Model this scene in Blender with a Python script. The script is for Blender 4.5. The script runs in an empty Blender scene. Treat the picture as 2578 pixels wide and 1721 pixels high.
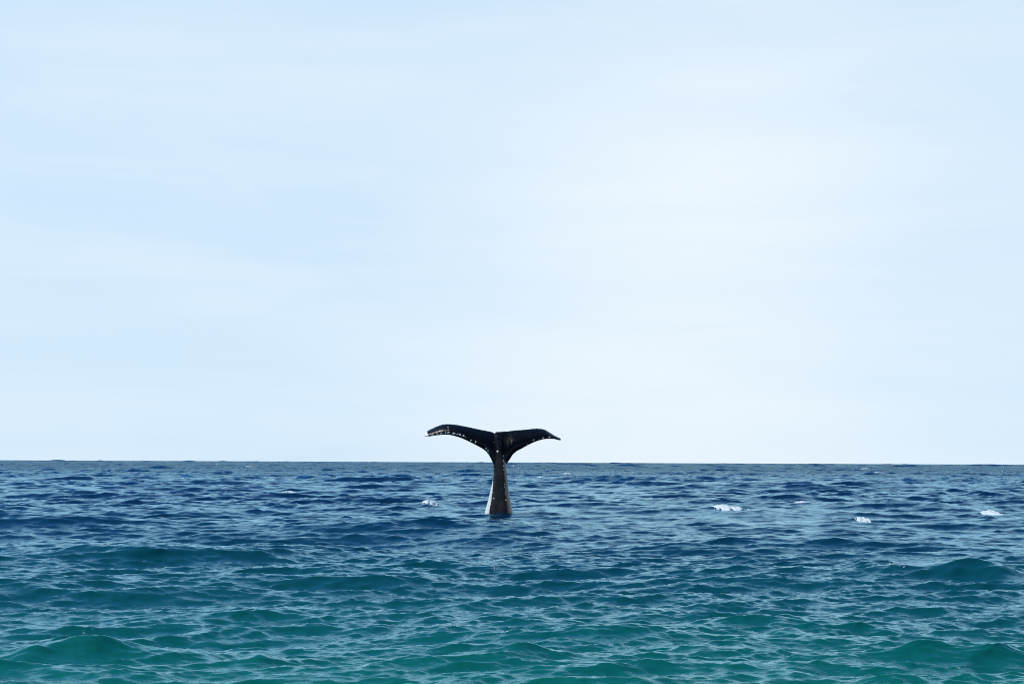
import bpy, bmesh, math, random
import numpy as np
from mathutils import Vector, Matrix, noise as mnoise

random.seed(7)
rng = np.random.default_rng(11)
sc = bpy.context.scene
C = sc.collection

# ------------------------------------------------------------------ camera
W0, H0 = 2578.0, 1721.0            # photograph, pixels
LENS = 58.0
F = LENS / 36.0 * W0               # focal length in photo pixels
CAM_H = 1.62
HORIZON = 1163.0                   # horizon row at the centre column
PITCH = math.atan((HORIZON - H0 / 2) / F)
ROLL = math.radians(0.25)
cam_d = bpy.data.cameras.new('camera')
cam_d.lens = LENS
cam_d.sensor_width = 36.0
cam_d.clip_start = 0.1
cam_d.clip_end = 60000
cam = bpy.data.objects.new('camera', cam_d)
C.objects.link(cam)
cam.location = (0, 0, CAM_H)
cam_rot = Matrix.Rotation(math.pi / 2 + PITCH, 3, 'X') @ Matrix.Rotation(ROLL, 3, 'Z')
cam.rotation_euler = cam_rot.to_euler()
sc.camera = cam

# ------------------------------------------------------------------ sun and sky
SUN_EL, SUN_AZ = math.radians(57), math.radians(-82)      # azimuth from +Y towards +X
sdir = Vector((math.sin(SUN_AZ) * math.cos(SUN_EL), math.cos(SUN_AZ) * math.cos(SUN_EL), math.sin(SUN_EL)))
sun_d = bpy.data.lights.new('sun', 'SUN')
sun_d.energy = 3.4
sun_d.angle = math.radians(0.5)
sun_d.color = (1.0, 0.95, 0.88)
sun = bpy.data.objects.new('sun', sun_d)
C.objects.link(sun)
sun.rotation_euler = sdir.to_track_quat('Z', 'Y').to_euler()
sun.location = (-20, 10, 40)

world = bpy.data.worlds.new('World')
sc.world = world
world.use_nodes = True
nt = world.node_tree
N, Lk = nt.nodes, nt.links
N.clear()

def nd(nodes, t, **kw):
    n = nodes.new(t)
    for k, v in kw.items():
        setattr(n, k, v)
    return n

def wmath(nt, op, a, b=None, c=None, clamp=False):
    n = nt.nodes.new('ShaderNodeMath')
    n.operation = op
    n.use_clamp = clamp
    for i, v in enumerate((a, b, c)):
        if v is None:
            continue
        if isinstance(v, (int, float)):
            n.inputs[i].default_value = v
        else:
            nt.links.new(v, n.inputs[i])
    return n.outputs[0]

def maprange(nt, v, a, b, c, d, smooth=True):
    n = nt.nodes.new('ShaderNodeMapRange')
    n.interpolation_type = 'SMOOTHSTEP' if smooth else 'LINEAR'
    nt.links.new(v, n.inputs['Value'])
    for k, x in zip(('From Min', 'From Max', 'To Min', 'To Max'), (a, b, c, d)):
        n.inputs[k].default_value = x
    return n.outputs['Result']

def mixcol(nt, fac, a, b):
    n = nt.nodes.new('ShaderNodeMix')
    n.data_type = 'RGBA'
    for i, v in ((0, fac), (6, a), (7, b)):
        if isinstance(v, (int, float)):
            n.inputs[i].default_value = v
        elif isinstance(v, tuple):
            n.inputs[i].default_value = v
        else:
            nt.links.new(v, n.inputs[i])
    return n.outputs[2]

def noise_n(nt, vec, scale, detail=4, rough=0.5, dist=0.0):
    n = nt.nodes.new('ShaderNodeTexNoise')
    n.inputs['Scale'].default_value = scale
    n.inputs['Detail'].default_value = detail
    n.inputs['Roughness'].default_value = rough
    n.inputs['Distortion'].default_value = dist
    nt.links.new(vec, n.inputs['Vector'])
    return n.outputs['Fac']

def mapping(nt, vec, scale=(1, 1, 1), loc=(0, 0, 0), rot=(0, 0, 0)):
    n = nt.nodes.new('ShaderNodeMapping')
    n.inputs['Scale'].default_value = scale
    n.inputs['Location'].default_value = loc
    n.inputs['Rotation'].default_value = rot
    nt.links.new(vec, n.inputs['Vector'])
    return n.outputs['Vector']

sky = nd(N, 'ShaderNodeTexSky', sky_type='NISHITA', sun_disc=False)
sky.sun_elevation = SUN_EL
sky.sun_rotation = SUN_AZ
sky.air_density = 1.0
sky.dust_density = 0.4
sky.ozone_density = 2.5
tc = nd(N, 'ShaderNodeTexCoord')
dvec = tc.outputs['Generated']
sep = nd(N, 'ShaderNodeSeparateXYZ')
Lk.new(dvec, sep.inputs[0])
# high thin veil of cloud: thickest low over the sea, thinning towards the zenith, streaked
n_big = noise_n(nt, mapping(nt, dvec, (2.4, 2.4, 8.5), (1.35, 0.4, 0.3)), 1.0, 3, 0.45, 0.3)
n_str = noise_n(nt, mapping(nt, dvec, (3.9, 3.9, 32), (3.1, 2.2, 0.7), (0.0, 0.04, 0.0)), 1.0, 6, 0.55, 0.6)
n_fin = noise_n(nt, mapping(nt, dvec, (13, 13, 70), (0.3, 5.2, 1.7)), 1.0, 5, 0.6, 0.4)
az = nd(N, 'ShaderNodeMath', operation='ARCTAN2')
Lk.new(sep.outputs['X'], az.inputs[0]); Lk.new(sep.outputs['Y'], az.inputs[1])
# one broad bright bank of thin cloud to the right of the whale
da = wmath(nt, 'DIVIDE', wmath(nt, 'SUBTRACT', az.outputs[0], math.radians(6.3)), math.radians(7.4))
de = wmath(nt, 'DIVIDE', wmath(nt, 'SUBTRACT', sep.outputs['Z'], 0.10), 0.18)
r2 = wmath(nt, 'ADD', wmath(nt, 'MULTIPLY', da, da), wmath(nt, 'MULTIPLY', de, de))
bank = wmath(nt, 'EXPONENT', wmath(nt, 'MULTIPLY', r2, -1.0))
streak = wmath(nt, 'ADD', maprange(nt, n_big, 0.32, 0.68, -0.08, 0.09),
               maprange(nt, n_str, 0.38, 0.68, -0.04, 0.07))
streak = wmath(nt, 'ADD', streak, maprange(nt, n_fin, 0.3, 0.7, -0.015, 0.015))
elev = maprange(nt, sep.outputs['Z'], 0.21, 0.46, 0.46, -0.12)
cov = wmath(nt, 'ADD', wmath(nt, 'ADD', elev, streak), wmath(nt, 'MULTIPLY', bank, 0.40), clamp=True)
tint = nd(N, 'ShaderNodeMix', data_type='RGBA', blend_type='MULTIPLY')
tint.inputs[0].default_value = 1.0
Lk.new(sky.outputs[0], tint.inputs[6])
tint.inputs[7].default_value = (0.42, 0.88, 1.25, 1)
hazed = mixcol(nt, maprange(nt, sep.outputs['Z'], 0.24, 0.50, 0.92, 0.0), tint.outputs[2], (5.4, 7.65, 9.9, 1))
skycol = mixcol(nt, cov, hazed, (8.6, 9.4, 10.0, 1))
bg = nd(N, 'ShaderNodeBackground')
bg.inputs['Strength'].default_value = 0.1
Lk.new(skycol, bg.inputs['Color'])
out = nd(N, 'ShaderNodeOutputWorld')
Lk.new(bg.outputs[0], out.inputs[0])

vs = sc.view_settings
vs.view_transform = 'Standard'
vs.look = 'None'
vs.exposure = 0.0
vs.gamma = 1.0
vs.use_curve_mapping = False
sc.cycles.max_bounces = 6
sc.cycles.filter_width = 1.0

# ------------------------------------------------------------------ helpers
def ray(px, py):
    v = Vector((px - W0 / 2, -(py - H0 / 2), -F))
    return (cam_rot @ v).normalized()

def at_depth(px, py, y):
    """world point under a photo pixel at forward distance y"""
    r = ray(px, py)
    return cam.location + r * (y / r.y)

def on_sea(px, py, z=0.0):
    r = ray(px, py)
    return cam.location + r * ((z - CAM_H) / r.z)

def tag(o, label=None, cat=None, group=None, kind=None):
    if label: o['label'] = label
    if cat: o['category'] = cat
    if group: o['group'] = group
    if kind: o['kind'] = kind
    return o

def mesh_obj(name, verts, faces, mat, parent=None, smooth=True):
    me = bpy.data.meshes.new(name)
    me.from_pydata([tuple(v) for v in verts], [], faces)
    me.update()
    if smooth:
        me.polygons.foreach_set('use_smooth', [True] * len(me.polygons))
    o = bpy.data.objects.new(name, me)
    me.materials.append(mat)
    C.objects.link(o)
    if parent: o.parent = parent
    return o

def new_mat(name):
    m = bpy.data.materials.new(name)
    m.use_nodes = True
    b = m.node_tree.nodes['Principled BSDF']
    return m, m.node_tree, b

# ------------------------------------------------------------------ sea surface (wave spectrum, FFT tiles)
class Band:
    def __init__(self, L, N, lmin, lmax, slope, seed, ang, spread, rot, chop):
        r = np.random.default_rng(seed)
        k1 = np.fft.fftfreq(N, L / N) * 2 * np.pi
        kx, ky = np.meshgrid(k1, k1, indexing='xy')
        k = np.hypot(kx, ky); k[0, 0] = 1e9
        lam = 2 * np.pi / k
        th = np.arctan2(ky, kx) - ang
        D = np.abs(np.cos(th)) ** spread + 0.035
        S = k ** -3.7 * D * np.exp(-(2 * np.pi / 17.0 / k) ** 2)
        S[(lam < lmin) | (lam > lmax)] = 0
        hk = (r.normal(size=k.shape) + 1j * r.normal(size=k.shape)) * np.sqrt(S)
        h = np.fft.ifft2(hk).real
        sx = np.fft.ifft2(1j * kx * hk).real
        sy = np.fft.ifft2(1j * ky * hk).real
        g = slope / np.sqrt((sx ** 2 + sy ** 2).mean())
        dx = np.fft.ifft2(1j * kx / k * hk).real
        dy = np.fft.ifft2(1j * ky / k * hk).real
        self.f = np.stack([dx * g * chop, dy * g * chop, h * g], -1).astype(np.float32).reshape(-1, 3)
        self.L, self.N, self.lmin, self.lmax = L, N, lmin, lmax
        self.c, self.s = math.cos(rot), math.sin(rot)

    def sample(self, x, y):
        u = (x * self.c + y * self.s) / self.L * self.N
        v = (-x * self.s + y * self.c) / self.L * self.N
        iu = np.floor(u).astype(np.int64); iv = np.floor(v).astype(np.int64)
        fu = (u - iu).astype(np.float32); fv = (v - iv).astype(np.float32)
        def w(t):
            t2, t3 = t * t, t * t * t
            return ((1 - 3 * t + 3 * t2 - t3) / 6, (4 - 6 * t2 + 3 * t3) / 6,
                    (1 + 3 * t + 3 * t2 - 3 * t3) / 6, t3 / 6)
        wu, wv = w(fu), w(fv)
        res = np.zeros((len(x), 3), np.float32)
        for a in range(4):
            row = ((iv + a - 1) % self.N) * self.N
            for b in range(4):
                res += self.f[row + (iu + b - 1) % self.N] * (wv[a] * wu[b])[:, None]
        ox = res[:, 0] * self.c - res[:, 1] * self.s
        oy = res[:, 0] * self.s + res[:, 1] * self.c
        return ox, oy, res[:, 2]

WD = math.radians(-97)
BANDS = [
    Band(611.0, 512, 14.0, 60, 0.018, 9, WD + 0.1, 7, 0.07, 1.0),
    Band(233.0, 512, 7.0, 42, 0.045, 1, WD, 7, 0.00, 1.0),
    Band(61.0, 512, 1.8, 6.0, 0.072, 2, WD + 0.25, 6, 0.05, 1.0),
    Band(26.3, 512, 0.6, 1.8, 0.108, 3, WD + 0.36, 5, -0.09, 1.0),
    Band(11.9, 512, 0.20, 0.6, 0.145, 4, WD + 0.24, 3.5, 0.13, 1.0),
    Band(4.7, 512, 0.07, 0.20, 0.135, 5, WD + 0.05, 2, -0.21, 0.7),
]

# individual waves the photograph shows: (crest x, foot y, half width px, height px, depth half length m, skew)
WAVES = []
def wave(px, py, hw, hp, dl, skew=0.0):
    p = on_sea(px, py)
    m = p.y / F
    dl *= 0.8
    WAVES.append((p.x, p.y + dl * 0.6, hw * m, hp * m * 0.62, dl, skew))
wave(250, 1655, 215, 100, 0.65, 0.05)
wave(60, 1668, 120, 38, 0.6)
wave(300, 1418, 160, 26, 0.8, -0.1)
wave(470, 1416, 220, 27, 0.9, 0.2)
wave(2375, 1462, 190, 56, 0.9, 0.2)
wave(2520, 1468, 110, 34, 0.9, -0.2)
wave(2200, 1438, 100, 18, 0.7)
wave(1130, 1602, 120, 30, 0.5, 0.05)
wave(2010, 1620, 110, 40, 0.6)
wave(1850, 1665, 120, 36, 0.55)
wave(2400, 1690, 200, 45, 0.6, 0.1)
wave(640, 1690, 80, 32, 0.4)
wave(1250, 1690, 150, 36, 0.5, 0.1)
wave(1430, 1303, 75, 17, 1.3)
wave(2380, 1284, 110, 18, 1.6)
wave(2200, 1375, 240, 22, 1.5, 0.3)
wave(1080, 1430, 130, 24, 0.9)
wave(500, 1295, 120, 14, 1.4)

# white water: (photo x, foot y, width px, height px, label)
CAPS = [
    (1088, 1274, 44, 17, 'wedge of white foam breaking just left of the whale tail'),
    (1838, 1290, 92, 10, 'long low whitecap, widest foam streak right of the whale tail'),
    (2010, 1266, 38, 6, 'thin flat foam streak beyond and right of the widest whitecap'),
    (2168, 1303, 42, 10, 'faint whitecap between the widest foam streak and the far right one'),
    (2492, 1297, 46, 16, 'bright rounded whitecap nearest the right edge of the photo'),
    (1356, 1205, 20, 6, 'small foam fleck right of the whale stock, nearer of two'),
    (1424, 1194, 24, 6, 'small foam fleck right of the whale stock, farther of two'),
    (627, 1174, 18, 3, 'tiny whitecap just under the horizon left of the whale'),
    (728, 1240, 36, 6, 'flat foam fleck on dark blue water far left of the whale'),
    (2177, 1181, 24, 5, 'distant foam fleck touching the horizon on the right side'),
    (2205, 1193, 14, 5, 'distant foam dot below the fleck at the right horizon'),
    (1253, 1427, 26, 11, 'little splash of foam on teal water below the whale tail'),
    (272, 1386, 34, 6, 'beads of foam on the crest of the dark swell at left'),
    (1110, 1580, 60, 7, 'beads of foam on left half of the low green breaker at bottom centre'),
    (1228, 1580, 70, 9, 'bubbling foam on right half of the low green breaker at bottom centre'),
    (247, 1582, 40, 7, 'sparkling foam drops on top of the big green wave at lower left'),
    (2247, 1432, 40, 7, 'string of foam beads left of the big teal wave at right'),
]
for (cx, cy, cw, ch, _l) in CAPS:
    if cy < 1560 and (cx, cy) not in ((272, 1386),):
        wave(cx, cy + 2, cw * 0.8, ch * 0.95, 0.35 + ch * 0.045)

def mounds(x, y):
    z = np.zeros(len(x), np.float32); oy = np.zeros(len(x), np.float32)
    for (cx, cy, wx, h, dl, sk) in WAVES:
        m = (np.abs(x - cx) < 3.2 * wx) & (np.abs(y - cy) < 4 * dl)
        if not m.any(): continue
        dx = (x[m] - cx) / wx
        dyv = (y[m] - cy - sk * dx * wx) / dl
        lat = np.exp(-dx * dx) * (1 + 0.18 * np.sin(5.1 * dx + cx * 3))
        g = np.exp(-np.where(dyv < 0, 1.9, 0.8) * dyv * dyv)
        z[m] += h * lat * (g - 0.18 * np.exp(-((dyv + 1.9) ** 2) * 1.2))
        oy[m] += -0.35 * h * lat * g
    return oy, z

def sea(x, y, s):
    """displaced surface; s is the local mesh spacing, finer waves fade out above it"""
    x = x.astype(np.float64); y = y.astype(np.float64)
    X, Y, Z = x.copy(), y.copy(), np.zeros(len(x))
    gust = 1.0 + 0.28 * np.sin(x * .11 + 1.3 * np.sin(y * .047)) * np.sin(y * .083 + 1.1 * np.sin(x * .06))
    q0 = np.clip((np.log(np.maximum(y, 1.0)) - math.log(28)) / (math.log(600) - math.log(28)), 0, 1)
    opensea = q0 * q0 * (3 - 2 * q0)          # rougher water outside the bay
    q0 = np.clip((np.log(np.maximum(y, 1.0)) - math.log(200)) / (math.log(1300) - math.log(200)), 0, 1)
    offshore = q0 * q0 * (3 - 2 * q0)         # and a long swell farther out
    for i, b in enumerate(BANDS):
        lc = math.sqrt(b.lmin * b.lmax)
        w = np.clip((lc / s - 0.6) / 1.6, 0, 1)
        m = w > 0
        if not m.any(): continue
        ox, oy, oz = b.sample(x[m], y[m])
        ww = w[m] * (gust[m] if i >= 3 else 1.0) * (1 + (0.0, 1.2, 1.0, 1.5, 0.9, 0.3)[i] * opensea[m]) * (1 + (7.5 * offshore[m] if i == 0 else 0))
        X[m] += ox * ww; Y[m] += oy * ww; Z[m] += oz * ww
    oy, oz = mounds(x, y)
    return X, Y + oy, Z + oz

# polar fan: fine where the lens looks, coarser all round to the horizon
HALF = math.radians(18.9)
NC = 610
fine = np.linspace(-HALF, HALF, NC)
step = fine[1] - fine[0]
side = []
a, st = HALF, step
while a < math.pi * 0.97:
    st *= 1.16
    a += min(st, 0.16)
    if a < math.pi * 0.985: side.append(a)
angs = np.concatenate([-np.array(side[::-1]), fine, np.array(side)])
near = np.geomspace(0.8, 9.6, 36)[:-1]
t_ = np.linspace(0, 1, 2050)
mid = np.exp(math.log(9.6) + (math.log(2400) - math.log(9.6)) * (0.62 * t_ + 0.38 * t_ ** 2.6))
far = np.geomspace(2400, 30000, 60)[1:]
rad = np.concatenate([near, mid, far])
A, R = np.meshgrid(angs, rad)
dr = np.gradient(rad)[:, None] * np.ones_like(A)
da_ = np.gradient(angs)[None, :] * R
sp = np.maximum(dr, da_ * 1.6).ravel()
px_, py_ = (R * np.sin(A)).ravel(), (R * np.cos(A)).ravel()
X, Y, Z = sea(px_, py_, sp)
nr, nc = A.shape
co = np.empty((nr * nc + 1, 3), np.float32)
co[:-1, 0], co[:-1, 1], co[:-1, 2] = X, Y, Z
co[-1] = (0, 0, 0)
idx = np.arange(nr * nc).reshape(nr, nc)
q = np.stack([idx[:-1, :-1], idx[:-1, 1:], idx[1:, 1:], idx[1:, :-1]], -1).reshape(-1, 4)
wrap = np.stack([idx[:-1, -1], idx[:-1, 0], idx[1:, 0], idx[1:, -1]], -1)
q = np.concatenate([q, wrap])
tri = np.stack([idx[0, :], np.roll(idx[0, :], -1), np.full(nc, nr * nc)], -1)[:, ::-1]
me = bpy.data.meshes.new('sea_water')
me.vertices.add(len(co)); me.vertices.foreach_set('co', co.ravel())
nl = q.size + tri.size
me.loops.add(nl)
me.loops.foreach_set('vertex_index', np.concatenate([q.ravel(), tri.ravel()]).astype(np.int32))
me.polygons.add(len(q) + len(tri))
ls = np.concatenate([np.arange(len(q)) * 4, q.size + np.arange(len(tri)) * 3]).astype(np.int32)
me.polygons.foreach_set('loop_start', ls)
me.update(calc_edges=True)
me.validate()
me.polygons.foreach_set('use_smooth', np.ones(len(me.polygons), bool))
sea_o = bpy.data.objects.new('sea_water', me)
C.objects.link(sea_o)
sea_o['kind'] = 'structure'

# water: clear green over the near sand bar, deep blue farther out
m_sea, t, b = new_mat('sea_water')
geo = nd(t.nodes, 'ShaderNodeNewGeometry')
pos = geo.outputs['Position']
sp_ = nd(t.nodes, 'ShaderNodeSeparateXYZ'); t.links.new(pos, sp_.inputs[0])
wob = noise_n(t, mapping(t, pos, (0.05, 0.03, 0.0)), 1.0, 3, 0.5)
dist = wmath(t, 'LOGARITHM', wmath(t, 'MAXIMUM', sp_.outputs['Y'], 5.0), 10.0)
dist = wmath(t, 'ADD', dist, maprange(t, wob, 0.25, 0.75, -0.12, 0.12, False))
ramp = nd(t.nodes, 'ShaderNodeValToRGB')
t.links.new(wmath(t, 'DIVIDE', wmath(t, 'SUBTRACT', dist, 1.01), 1.2, clamp=True), ramp.inputs[0])
e = ramp.color_ramp.elements
stops = [(0.0, (0.002, 0.118, 0.092)), (0.13, (0.0015, 0.092, 0.084)), (0.28, (0.0015, 0.060, 0.072)),
         (0.44, (0.001, 0.031, 0.060)), (0.68, (0.001, 0.018, 0.050)), (1.0, (0.0015, 0.021, 0.060))]
e[0].position, e[0].color = stops[0][0], (*stops[0][1], 1)
e[1].position, e[1].color = stops[-1][0], (*stops[-1][1], 1)
for p, c in stops[1:-1]:
    el = e.new(p); el.color = (*c, 1)
rip1 = noise_n(t, mapping(t, pos, (8.0, 13.0, 8.0), rot=(0, 0, 0.2)), 1.0, 5, 0.6, 0.4)
rip2 = noise_n(t, mapping(t, pos, (1.3, 2.3, 1.0), rot=(0, 0, -0.25)), 1.0, 4, 0.6, 0.3)
b1 = nd(t.nodes, 'ShaderNodeBump'); b1.inputs['Distance'].default_value = 0.009
b1.inputs['Strength'].default_value = 1.0
t.links.new(rip1, b1.inputs['Height'])
b2 = nd(t.nodes, 'ShaderNodeBump'); b2.inputs['Strength'].default_value = 1.0
b2.inputs['Distance'].default_value = 1.0
t.links.new(wmath(t, 'MULTIPLY', rip2, maprange(t, sp_.outputs['Y'], 30, 400, 0.0, 0.5)), b2.inputs['Height'])
t.links.new(b1.outputs[0], b2.inputs['Normal'])
rip3 = noise_n(t, mapping(t, pos, (0.22, 0.45, 0.2), rot=(0, 0, 0.1)), 1.0, 3, 0.6, 0.3)
b3 = nd(t.nodes, 'ShaderNodeBump'); b3.inputs['Strength'].default_value = 1.0
b3.inputs['Distance'].default_value = 1.0
t.links.new(wmath(t, 'MULTIPLY', rip3, maprange(t, sp_.outputs['Y'], 300, 1500, 0.0, 1.8)), b3.inputs['Height'])
t.links.new(b2.outputs[0], b3.inputs['Normal'])
t.nodes.remove(b)
dif = nd(t.nodes, 'ShaderNodeBsdfDiffuse'); glo = nd(t.nodes, 'ShaderNodeBsdfAnisotropic')
fre = nd(t.nodes, 'ShaderNodeFresnel'); fre.inputs['IOR'].default_value = 1.41
mxs = nd(t.nodes, 'ShaderNodeMixShader')
t.links.new(ramp.outputs[0], dif.inputs['Color'])
glo.inputs['Color'].default_value = (0.56, 0.87, 1.0, 1)
glo.inputs['Roughness'].default_value = 0.03
for n_ in (dif, glo, fre): t.links.new(b3.outputs[0], n_.inputs['Normal'])
t.links.new(fre.outputs[0], mxs.inputs[0])
t.links.new(dif.outputs[0], mxs.inputs[1]); t.links.new(glo.outputs[0], mxs.inputs[2])
t.links.new(mxs.outputs[0], t.nodes['Material Output'].inputs[0])
me.materials.append(m_sea)

# ------------------------------------------------------------------ whale tail
WY = 119.0 * LENS / 135.0                                          # distance of the tail
zx = lambda u: 1040 + u * 400 / 2323.0              # coordinates read off an enlargement of the photo
zy = lambda v: 1040 + v * 400 / 2323.0
def wp(u, v, dy=0.0):
    return at_depth(zx(u), zy(v), WY + dy)

top_l = [(152, 312), (175, 268), (240, 232), (330, 193), (400, 168), (470, 154), (540, 154), (640, 164), (740, 184),
         (850, 206), (960, 230), (1060, 250), (1140, 265), (1170, 276), (1192, 294)]
top_r = [(1192, 294), (1210, 270), (1300, 264), (1380, 259), (1480, 246), (1600, 238), (1720, 225), (1800, 218),
         (1880, 224), (1935, 238), (1990, 270), (2060, 308), (2140, 343), (2164, 362)]
bot_l = [(152, 325), (190, 341), (260, 336), (350, 322), (450, 312), (530, 315), (620, 335), (700, 360), (780, 395),
         (860, 435), (940, 475), (1020, 520), (1070, 560), (1115, 620), (1150, 690), (1192, 800)]
bot_r = [(1340, 800), (1385, 715), (1420, 665), (1460, 600), (1520, 550), (1580, 520), (1660, 475), (1750, 430),
         (1830, 400), (1900, 380), (1980, 371), (2060, 374), (2120, 389), (2150, 396), (2164, 388)]
TOP = top_l + top_r[1:]
BOT = bot_l + bot_r
tu = np.array([p[0] for p in TOP], float); tv = np.array([p[1] for p in TOP], float)
bu = np.array([p[0] for p in BOT], float); bv = np.array([p[1] for p in BOT], float)

vv, ff = [], []
NS, NQ = 420, 26
us = np.linspace(153, 2161, NS)
CU = 1262.0
for i, u in enumerate(us):
    vt = float(np.interp(u, tu, tv)); vb = float(np.interp(u, bu, bv))
    vt += 2.8 * (mnoise.noise(Vector((u * 0.05, 3.3, 0))) + 0.6 * mnoise.noise(Vector((u * 0.12, 8.3, 0))))  # worn trailing edge
    if vb < vt + 14: vb = vt + 14
    span = abs(u - CU) / 1000.0
    chord = (vb - vt)
    sweep = 0.05 * span + 0.35 * span ** 2          # tips bend away from the viewer
    ring = []
    for side_ in (0, 1):
        for j in range(NQ):
            tt = j / (NQ - 1.0)
            if side_: tt = 1 - tt
            if side_ and j in (0, NQ - 1): continue
            # tt 0 trailing edge (top), 1 leading edge (bottom)
            v = vt + chord * tt
            prof = (max(0.0, tt) ** 0.75) * (max(0.0, 1 - tt) ** 0.42) * 1.75
            thick = (0.045 + 0.11 * math.exp(-(span * 2.2) ** 2) + 0.00022 * chord) * prof * max(0.4, 1 - 0.5 * span) + 0.012
            lean = 0.06 + 0.40 * ((1 - tt) ** 2.2)     # top rolls back
            dy = lean + sweep + (-thick if side_ == 0 else thick)
            ring.append(wp(u, v, dy))
    vv.extend(ring)
n_r = 2 * NQ - 2
for i in range(NS - 1):
    for j in range(n_r):
        a0, a1 = i * n_r + j, i * n_r + (j + 1) % n_r
        ff.append((a0, a1, a1 + n_r, a0 + n_r))
ff.append(tuple(range(n_r))[::-1]); ff.append(tuple((NS - 1) * n_r + j for j in range(n_r)))
# stock: cross sections down the tail stock, keel towards the viewer right of the middle
stk = [  # v, left u, keel u, right u, depth front (m), depth back
    (330, 1200, 1240, 1262, 0.07, 0.10), (380, 1195, 1252, 1290, 0.13, 0.16), (450, 1180, 1272, 1318, 0.20, 0.2),
    (560, 1172, 1292, 1340, 0.26, 0.22), (680, 1172, 1306, 1355, 0.29, 0.25), (760, 1176, 1313, 1364, 0.30, 0.28),
    (870, 1180, 1320, 1373, 0.31, 0.3), (1000, 1160, 1327, 1386, 0.33, 0.34), (1130, 1132, 1338, 1400, 0.37, 0.38),
    (1270, 1098, 1352, 1422, 0.42, 0.44), (1400, 1062, 1366, 1448, 0.47, 0.5), (1500, 1036, 1378, 1472, 0.52, 0.56),
    (1750, 960, 1400, 1530, 0.62, 0.7), (2200, 800, 1400, 1660, 0.8, 1.0), (2700, 640, 1380, 1800, 0.95, 1.2)]
sv = np.array([s[0] for s in stk], float)
cols = [np.array([s[k] for s in stk], float) for k in range(1, 6)]
base = len(vv)
NV, NT = 150, 40
for i in range(NV):
    v = 330 + (2700 - 330) * (i / (NV - 1.0)) ** 1.5
    ul, uk, ur, df, db = [float(np.interp(v, sv, c)) for c in cols]
    for j in range(NT):
        # parametric outline: left -> front keel -> right -> back
        ph = 2 * math.pi * j / NT
        cx, sy = math.cos(ph), math.sin(ph)
        if sy >= 0:   # front half
            s_ = (1 - cx) / 2
            u = ul + (ur - ul) * s_
            kk = (uk - ul) / (ur - ul)
            s2 = s_ / kk * 0.5 if s_ < kk else 0.5 + (s_ - kk) / (1 - kk) * 0.5
            d = (math.sin(math.pi * s2)) ** 0.8
            d = 0.62 * d + 0.38 * (1 - abs(2 * s2 - 1))
            dy = -df * d
        else:
            u = ul + (ur - ul) * (1 - cx) / 2
            dy = db * abs(sy) ** 0.8
        vv.append(wp(u, v, dy + 0.06 - 0.10 * max(0, min(1, (v - 450) / 300.0)) * max(0, min(1, (1300 - v) / 400.0))))
for i in range(NV - 1):
    for j in range(NT):
        a0, a1 = base + i * NT + j, base + i * NT + (j + 1) % NT
        ff.append((a0, a0 + NT, a1 + NT, a1))
ff.append(tuple(base + j for j in range(NT))); ff.append(tuple(base + (NV - 1) * NT + j for j in range(NT))[::-1])

org = wp(1255, 1460, 0.1)
vv = [v - org for v in vv]
tmp = bpy.data.meshes.new('tmp'); tmp.from_pydata([tuple(v) for v in vv], [], ff); tmp.update()
bm = bmesh.new(); bm.from_mesh(tmp)
bmesh.ops.recalc_face_normals(bm, faces=bm.faces[:]); bm.to_mesh(tmp); bm.free()
to = bpy.data.objects.new('tmp', tmp); C.objects.link(to)
rm = to.modifiers.new('r', 'REMESH'); rm.mode = 'VOXEL'; rm.voxel_size = 0.014; rm.use_smooth_shade = True
sm = to.modifiers.new('s', 'SMOOTH'); sm.factor = 0.5; sm.iterations = 5
dg = bpy.context.evaluated_depsgraph_get()
tail_me = bpy.data.meshes.new_from_object(to.evaluated_get(dg))
bpy.data.objects.remove(to); bpy.data.meshes.remove(tmp)
tail_me.name = 'whale'
tail_me.polygons.foreach_set('use_smooth', [True] * len(tail_me.polygons))

m_wh, t, b = new_mat('wet_whale_skin')
oc = nd(t.nodes, 'ShaderNodeTexCoord').outputs['Object']
n1 = noise_n(t, oc, 2.2, 5, 0.6)
n2 = noise_n(t, mapping(t, oc, (14, 14, 3.5)), 1.0, 5, 0.65)
mott = wmath(t, 'MULTIPLY', maprange(t, n1, 0.35, 0.7, 0.0, 1.0), maprange(t, n2, 0.3, 0.75, 0.2, 1.0))
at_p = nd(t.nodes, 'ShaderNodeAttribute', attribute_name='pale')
skin = mixcol(t, mott, (0.0015, 0.002, 0.0035, 1), (0.009, 0.0082, 0.0115, 1))
sz_ = nd(t.nodes, 'ShaderNodeSeparateXYZ'); t.links.new(oc, sz_.inputs[0])
skin = mixcol(t, maprange(t, sz_.outputs['Z'], 1.2, 1.9, 0.75, 0.0), skin, mixcol(t, maprange(t, noise_n(t, mapping(t, oc, (7, 7, 2.5)), 1.0, 6, 0.75), 0.35, 0.68, 0, 1), (0.004, 0.0035, 0.005, 1), (0.034, 0.029, 0.033, 1)))
n3 = noise_n(t, oc, 26.0, 4, 0.7)
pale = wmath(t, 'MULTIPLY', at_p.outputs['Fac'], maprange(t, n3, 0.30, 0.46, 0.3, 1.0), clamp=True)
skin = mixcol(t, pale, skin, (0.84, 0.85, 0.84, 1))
t.links.new(skin, b.inputs['Base Color'])
t.links.new(maprange(t, n2, 0.3, 0.7, 0.16, 0.34), b.inputs['Roughness'])
b.inputs['IOR'].default_value = 1.33
b.inputs['Specular IOR Level'].default_value = 0.26
b.inputs['Coat Roughness'].default_value = 0.08
bp = nd(t.nodes, 'ShaderNodeBump'); bp.inputs['Strength'].default_value = 0.5; bp.inputs['Distance'].default_value = 0.02
t.links.new(noise_n(t, mapping(t, oc, (9, 9, 5)), 1.0, 6, 0.62), bp.inputs['Height'])
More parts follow.
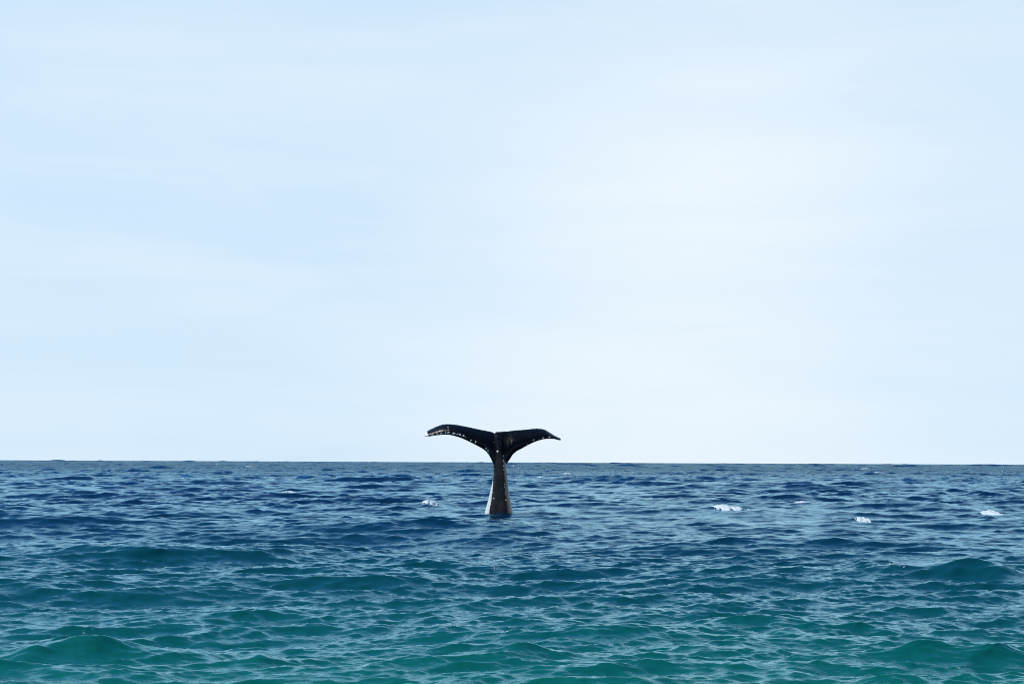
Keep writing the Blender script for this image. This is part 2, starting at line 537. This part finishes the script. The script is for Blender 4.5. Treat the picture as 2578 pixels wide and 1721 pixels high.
t.links.new(bp.outputs[0], b.inputs['Normal'])
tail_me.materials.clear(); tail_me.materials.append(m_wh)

# wet sheen painted white on left flank of the stock and left fluke tip, highlights and scars painted on the keel; natural white pigment: scattered marks along the leading edges
nvx = len(tail_me.vertices)
cv = np.empty(nvx * 3, np.float32); tail_me.vertices.foreach_get('co', cv); cv = cv.reshape(-1, 3)
Wc = cv + np.array(org)
mpx = WY / F * 400 / 2323.0                      # metres per enlargement pixel
o0 = np.array(org)
U = 1255 + (cv[:, 0]) / mpx
V = 1460 - (cv[:, 2]) / mpx
tri_n = np.empty(nvx * 3, np.float32); tail_me.vertices.foreach_get('normal', tri_n); tri_n = tri_n.reshape(-1, 3)
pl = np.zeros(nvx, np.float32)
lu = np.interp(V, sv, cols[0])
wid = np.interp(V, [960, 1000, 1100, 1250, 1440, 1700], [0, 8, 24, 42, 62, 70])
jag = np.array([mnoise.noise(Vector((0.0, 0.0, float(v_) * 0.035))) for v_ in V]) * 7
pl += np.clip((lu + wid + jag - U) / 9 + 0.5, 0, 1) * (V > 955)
pl += np.clip((200 - U + (V - 300) * 0.5) / 14, 0, 1) * (V > 255)
def blot(u0, v0, ru, rv, a=1.0, rot=0.0):
    du, dv = U - u0, V - v0
    c, s = math.cos(rot), math.sin(rot)
    d = ((du * c + dv * s) / (ru * 0.85)) ** 2 + ((-du * s + dv * c) / (rv * 0.8)) ** 2
    return a * np.clip(1.6 - 1.3 * d, 0, 1) * (tri_n[:, 1] < 0.25)
for bl in [(275, 318, 13, 10), (300, 325, 10, 7, .7), (345, 302, 16, 9, .8), (400, 298, 24, 10, .9, -.4), (465, 290, 14, 9, .9),
           (512, 287, 16, 12), (498, 205, 10, 9, .6), (500, 245, 9, 22, .3), (585, 300, 32, 10), (640, 312, 14, 14, .6), (680, 318, 22, 13, 1, .6),
           (732, 332, 16, 12, 1, .5), (760, 358, 12, 7, .5), (845, 400, 20, 8, .5, .7), (912, 418, 9, 17), (1065, 518, 12, 12, .8),
           (1090, 550, 12, 24, .6, -.5), (1105, 590, 8, 14, .4), (1757, 392, 14, 12, 1, -.4), (1835, 385, 16, 6, .5), (1895, 362, 22, 8, .8, -.5),
           (1990, 347, 20, 9, .8), (2120, 345, 30, 8, .35, .5), (1230, 560, 17, 16), (1180, 1242, 17, 6, .9), (1167, 1165, 6, 10, .5),
           (1665, 455, 12, 16, .3), (1314, 625, 7, 12), (1317, 695, 8, 14), (1320, 770, 8, 12), (1325, 820, 6, 22, .8), (1335, 1040, 6, 14, .9),
           (1340, 1080, 8, 9), (1346, 1160, 5, 60, .35), (1355, 1262, 8, 13), (1275, 440, 9, 60, .07, -.25)]:
    pl = np.maximum(pl, blot(*bl))
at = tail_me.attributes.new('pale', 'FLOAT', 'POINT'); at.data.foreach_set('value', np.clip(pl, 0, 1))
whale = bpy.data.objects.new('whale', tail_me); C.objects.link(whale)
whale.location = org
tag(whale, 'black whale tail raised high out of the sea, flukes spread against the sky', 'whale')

# barnacles crusting the leading edges
m_bar, t, b = new_mat('barnacle_shell')
oc = nd(t.nodes, 'ShaderNodeTexCoord').outputs['Object']
t.links.new(mixcol(t, noise_n(t, oc, 60, 3), (0.50, 0.50, 0.47, 1), (0.85, 0.85, 0.82, 1)), b.inputs['Base Color'])
b.inputs['Roughness'].default_value = 0.35
bvs, bfs = [], []
for k, (r_, z_) in enumerate([(0.030, 0.0), (0.024, 0.012), (0.015, 0.021), (0.009, 0.015)]):
    for j in range(8):
        a_ = 2 * math.pi * j / 8
        rr = r_ * (1 + 0.16 * (j % 2))
        bvs.append((rr * math.cos(a_), rr * math.sin(a_), z_))
for k in range(3):
    for j in range(8):
        bfs.append((k * 8 + j, k * 8 + (j + 1) % 8, (k + 1) * 8 + (j + 1) % 8, (k + 1) * 8 + j))
bfs.append(tuple(24 + j for j in range(8)))
b_me = bpy.data.meshes.new('barnacle'); b_me.from_pydata(bvs, [], bfs); b_me.materials.append(m_bar)
from mathutils.bvhtree import BVHTree
tree = BVHTree.FromPolygons([v.co[:] for v in tail_me.vertices], [tuple(p.vertices) for p in tail_me.polygons])
spots = [(270, 315), (290, 326), (345, 300), (352, 312), (392, 302), (415, 288), (470, 285), (510, 283), (516, 292), (575, 298), (600, 300),
         (672, 308), (690, 325), (728, 330), (742, 336), (762, 352), (845, 398), (912, 418), (912, 428), (1063, 516), (1085, 545), (1757, 390),
         (1838, 383), (1890, 366), (1902, 356), (1985, 350), (1998, 343), (1232, 556), (1314, 622), (1317, 700), (1321, 768), (1340, 1080),
         (1355, 1265), (205, 322), (228, 328)]
for (u, v) in spots:
    p = wp(u, v, -6) - org
    d_ = (wp(u, v, 6) - wp(u, v, -6)).normalized()
    hit, nn, _i, _d = tree.ray_cast(p, d_)
    if hit is None or random.random() < 0.25: continue
    o = bpy.data.objects.new('barnacle', b_me); C.objects.link(o); o.parent = whale
    o.location = hit - nn * 0.004
    o.rotation_euler = nn.to_track_quat('Z', 'Y').to_euler()
    s_ = random.uniform(0.25, 0.8); o.scale = (s_, s_, s_)

# ------------------------------------------------------------------ whitecaps
m_foam, t, b = new_mat('sea_foam')
gp = nd(t.nodes, 'ShaderNodeNewGeometry').outputs['Position']
t.links.new(mixcol(t, maprange(t, noise_n(t, gp, 18, 5, 0.7), 0.3, 0.7, 0, 1), (0.45, 0.58, 0.66, 1), (0.86, 0.88, 0.89, 1)), b.inputs['Base Color'])
b.inputs['Roughness'].default_value = 0.6

GX_, GY_, GZ_ = X.reshape(nr, nc), Y.reshape(nr, nc), Z.reshape(nr, nc)
_ri = np.array(cam_rot.transposed())
def visible_crest(px, py):
    """rest position (x, y) of the wave crest that stands in view nearest this photo pixel"""
    d = ray(px, py)
    c = int(np.argmin(np.abs(angs - math.atan2(d.x, d.y))))
    P = np.stack([GX_[:, c], GY_[:, c], GZ_[:, c] - CAM_H]).astype(float)
    q_ = _ri @ P
    row = H0 / 2 + F * q_[1] / q_[2] * 1.0
    best, bi, run = 1e9, None, 1e9
    for k in range(40, nr - 12):
        if row[k] < run:
            run = row[k]
            if row[k + 1:k + 7].min() > row[k] - 0.05:
                if abs(row[k] - py) < best:
                    best, bi = abs(row[k] - py), k
    return float(rad[bi] * math.sin(angs[c])), float(rad[bi] * math.cos(angs[c])), row[bi]

def cap(cx, cy, cw, ch, label, seed):
    r = random.Random(seed)
    bx, by, rw = visible_crest(cx, cy - ch * 0.4)
    p = Vector((bx, by, 0))
    m = p.y / F
    # the crest of this whitecap is the mound raised at p
    dl = 0.35 + ch * 0.045
    hw = cw * 0.5 * m
    beads = cy > 1380
    NX, NY = (46, 18)
    gx = np.linspace(-1, 1, NX); gy = np.linspace(-1, 1, NY)
    GX, GY = np.meshgrid(gx, gy)
    x = p.x + GX.ravel() * hw * 1.15
    depth = dl * (0.55 if not beads else 0.3)
    y = p.y - depth * 0.62 + GY.ravel() * depth
    X, Y, Z = sea(x, y, np.full(len(x), max(float(np.interp(p.y, rad, np.gradient(rad))), step * p.y * 1.6)))
    edge = np.array([1 - 1.15 * (a * a + 0.9 * bb * bb) for a, bb in zip(GX.ravel(), GY.ravel())])
    nz = np.array([mnoise.fractal(Vector((a * 5.5, bb * 1.9, seed * 3.7)), 0.8, 2.1, 5) for a, bb in zip(GX.ravel(), GY.ravel())])
    thr = 5.0 if beads else (-0.1 if ch >= 16 else 0.14)
    val = edge * 0.7 + nz * 1.0 - thr
    lift = np.where(val > 0, np.clip(val * 3, 0, 1) * np.clip(edge, 0.05, 1) ** 0.6 * (0.008 + ch * m * 0.34) * (0.75 + 0.3 * nz), -0.06)
    verts = [(X[k] - p.x, Y[k] - p.y, Z[k] + lift[k]) for k in range(len(X))]
    faces = []
    for j in range(NY - 1):
        for i in range(NX - 1):
            k = j * NX + i
            if max(val[k], val[k + 1], val[k + NX], val[k + NX + 1]) > 0.0:
                faces.append((k, k + 1, k + NX + 1, k + NX))
    # flecks of spray standing off the crest
    n_f = int(8 + cw * 0.35) if beads else 0
    if beads: crest = [k for k in range(len(X)) if edge[k] > 0 and nz[k] > 0.1 and abs(GY.ravel()[k]) < 0.7] or [len(X) // 2]
    else: crest = [k for k in range(len(X)) if val[k] > -0.1] or [len(X) // 2]
    for _ in range(n_f):
        k = r.choice(crest)
        rr = m * (r.uniform(0.5, 1.0) if not beads else r.choice((0.5, 0.7, 0.9, 1.7)))
        c = Vector((X[k] - p.x + r.gauss(0, hw * .08), Y[k] - p.y, Z[k] + max(0, lift[k]) + rr * 0.3 + abs(r.gauss(0, m * ch * 0.12))))
        b0 = len(verts)
        st_ = r.uniform(0.8, 1.8)
        for dx_, dy_, dz_ in ((1, 0, 0), (-1, 0, 0), (0, 1, 0), (0, -1, 0), (0, 0, 1), (0, 0, -1)):
            verts.append((c.x + dx_ * rr * st_, c.y + dy_ * rr, c.z + dz_ * rr * .8))
        for a_, b_, c_ in ((0, 2, 4), (2, 1, 4), (1, 3, 4), (3, 0, 4), (2, 0, 5), (1, 2, 5), (3, 1, 5), (0, 3, 5)):
            faces.append((b0 + a_, b0 + b_, b0 + c_))
    used = sorted({k for f_ in faces for k in f_})
    mp = {k: n for n, k in enumerate(used)}
    o = mesh_obj('whitecap', [verts[k] for k in used], [tuple(mp[k] for k in f_) for f_ in faces], m_foam)
    o.location = (p.x, p.y, 0)
    if beads:
        o.name = 'foam_beads'
        tag(o, label, 'foam', kind='stuff')
    else:
        tag(o, label, 'whitecap', 'whitecaps scattered over the sea')
for n_, c_ in enumerate(CAPS):
    cap(*c_, seed=n_ + 1)

# ------------------------------------------------------------------ falling water drops round the tail
m_drop, t, b = new_mat('water_drop')
tr = nd(t.nodes, 'ShaderNodeBsdfGlass'); tr.inputs['IOR'].default_value = 1.2; tr.inputs['Roughness'].default_value = 0.3
b.inputs['Base Color'].default_value = (0.95, 0.97, 1, 1)
b.inputs['Roughness'].default_value = 0.2
mx = nd(t.nodes, 'ShaderNodeMixShader'); mx.inputs[0].default_value = 0.55
t.links.new(b.outputs[0], mx.inputs[1]); t.links.new(tr.outputs[0], mx.inputs[2])
t.links.new(mx.outputs[0], t.nodes['Material Output'].inputs[0])
DROPS = [(1293, 1172, 2.3, 'brightest drop, just right of the whale stock below the horizon'),
         (1305, 1178, 1.6, 'fainter drop lower right of the brightest one'),
         (1300, 1205, 1.6, 'drop right of the middle of the whale stock'),
         (1346, 1249, 2.0, 'drop low over the water right of the stock'),
         (1065, 1268, 2.4, 'drop at the left end of the foam wedge left of the whale'),
         (1151, 1274, 1.6, 'drop over dark water between foam wedge and whale stock'),
         (1112, 1221, 1.3, 'drop above the foam wedge left of the whale')]
for (dx_, dy_, rp, lab) in DROPS:
    bm = bmesh.new(); bmesh.ops.create_icosphere(bm, subdivisions=2, radius=1)
    rr = rp * WY / F
    for v in bm.verts:
        v.co = Vector((v.co.x * rr, v.co.y * rr, (v.co.z + 0.25 * max(0, v.co.z) ** 2) * rr))
    dm = bpy.data.meshes.new('water_drop'); bm.to_mesh(dm); bm.free()
    dm.polygons.foreach_set('use_smooth', [True] * len(dm.polygons)); dm.materials.append(m_drop)
    o = bpy.data.objects.new('water_drop', dm); C.objects.link(o)
    o.location = at_depth(dx_, dy_, WY - 0.9)
    tag(o, lab, 'water drop', 'drops falling from the whale tail')
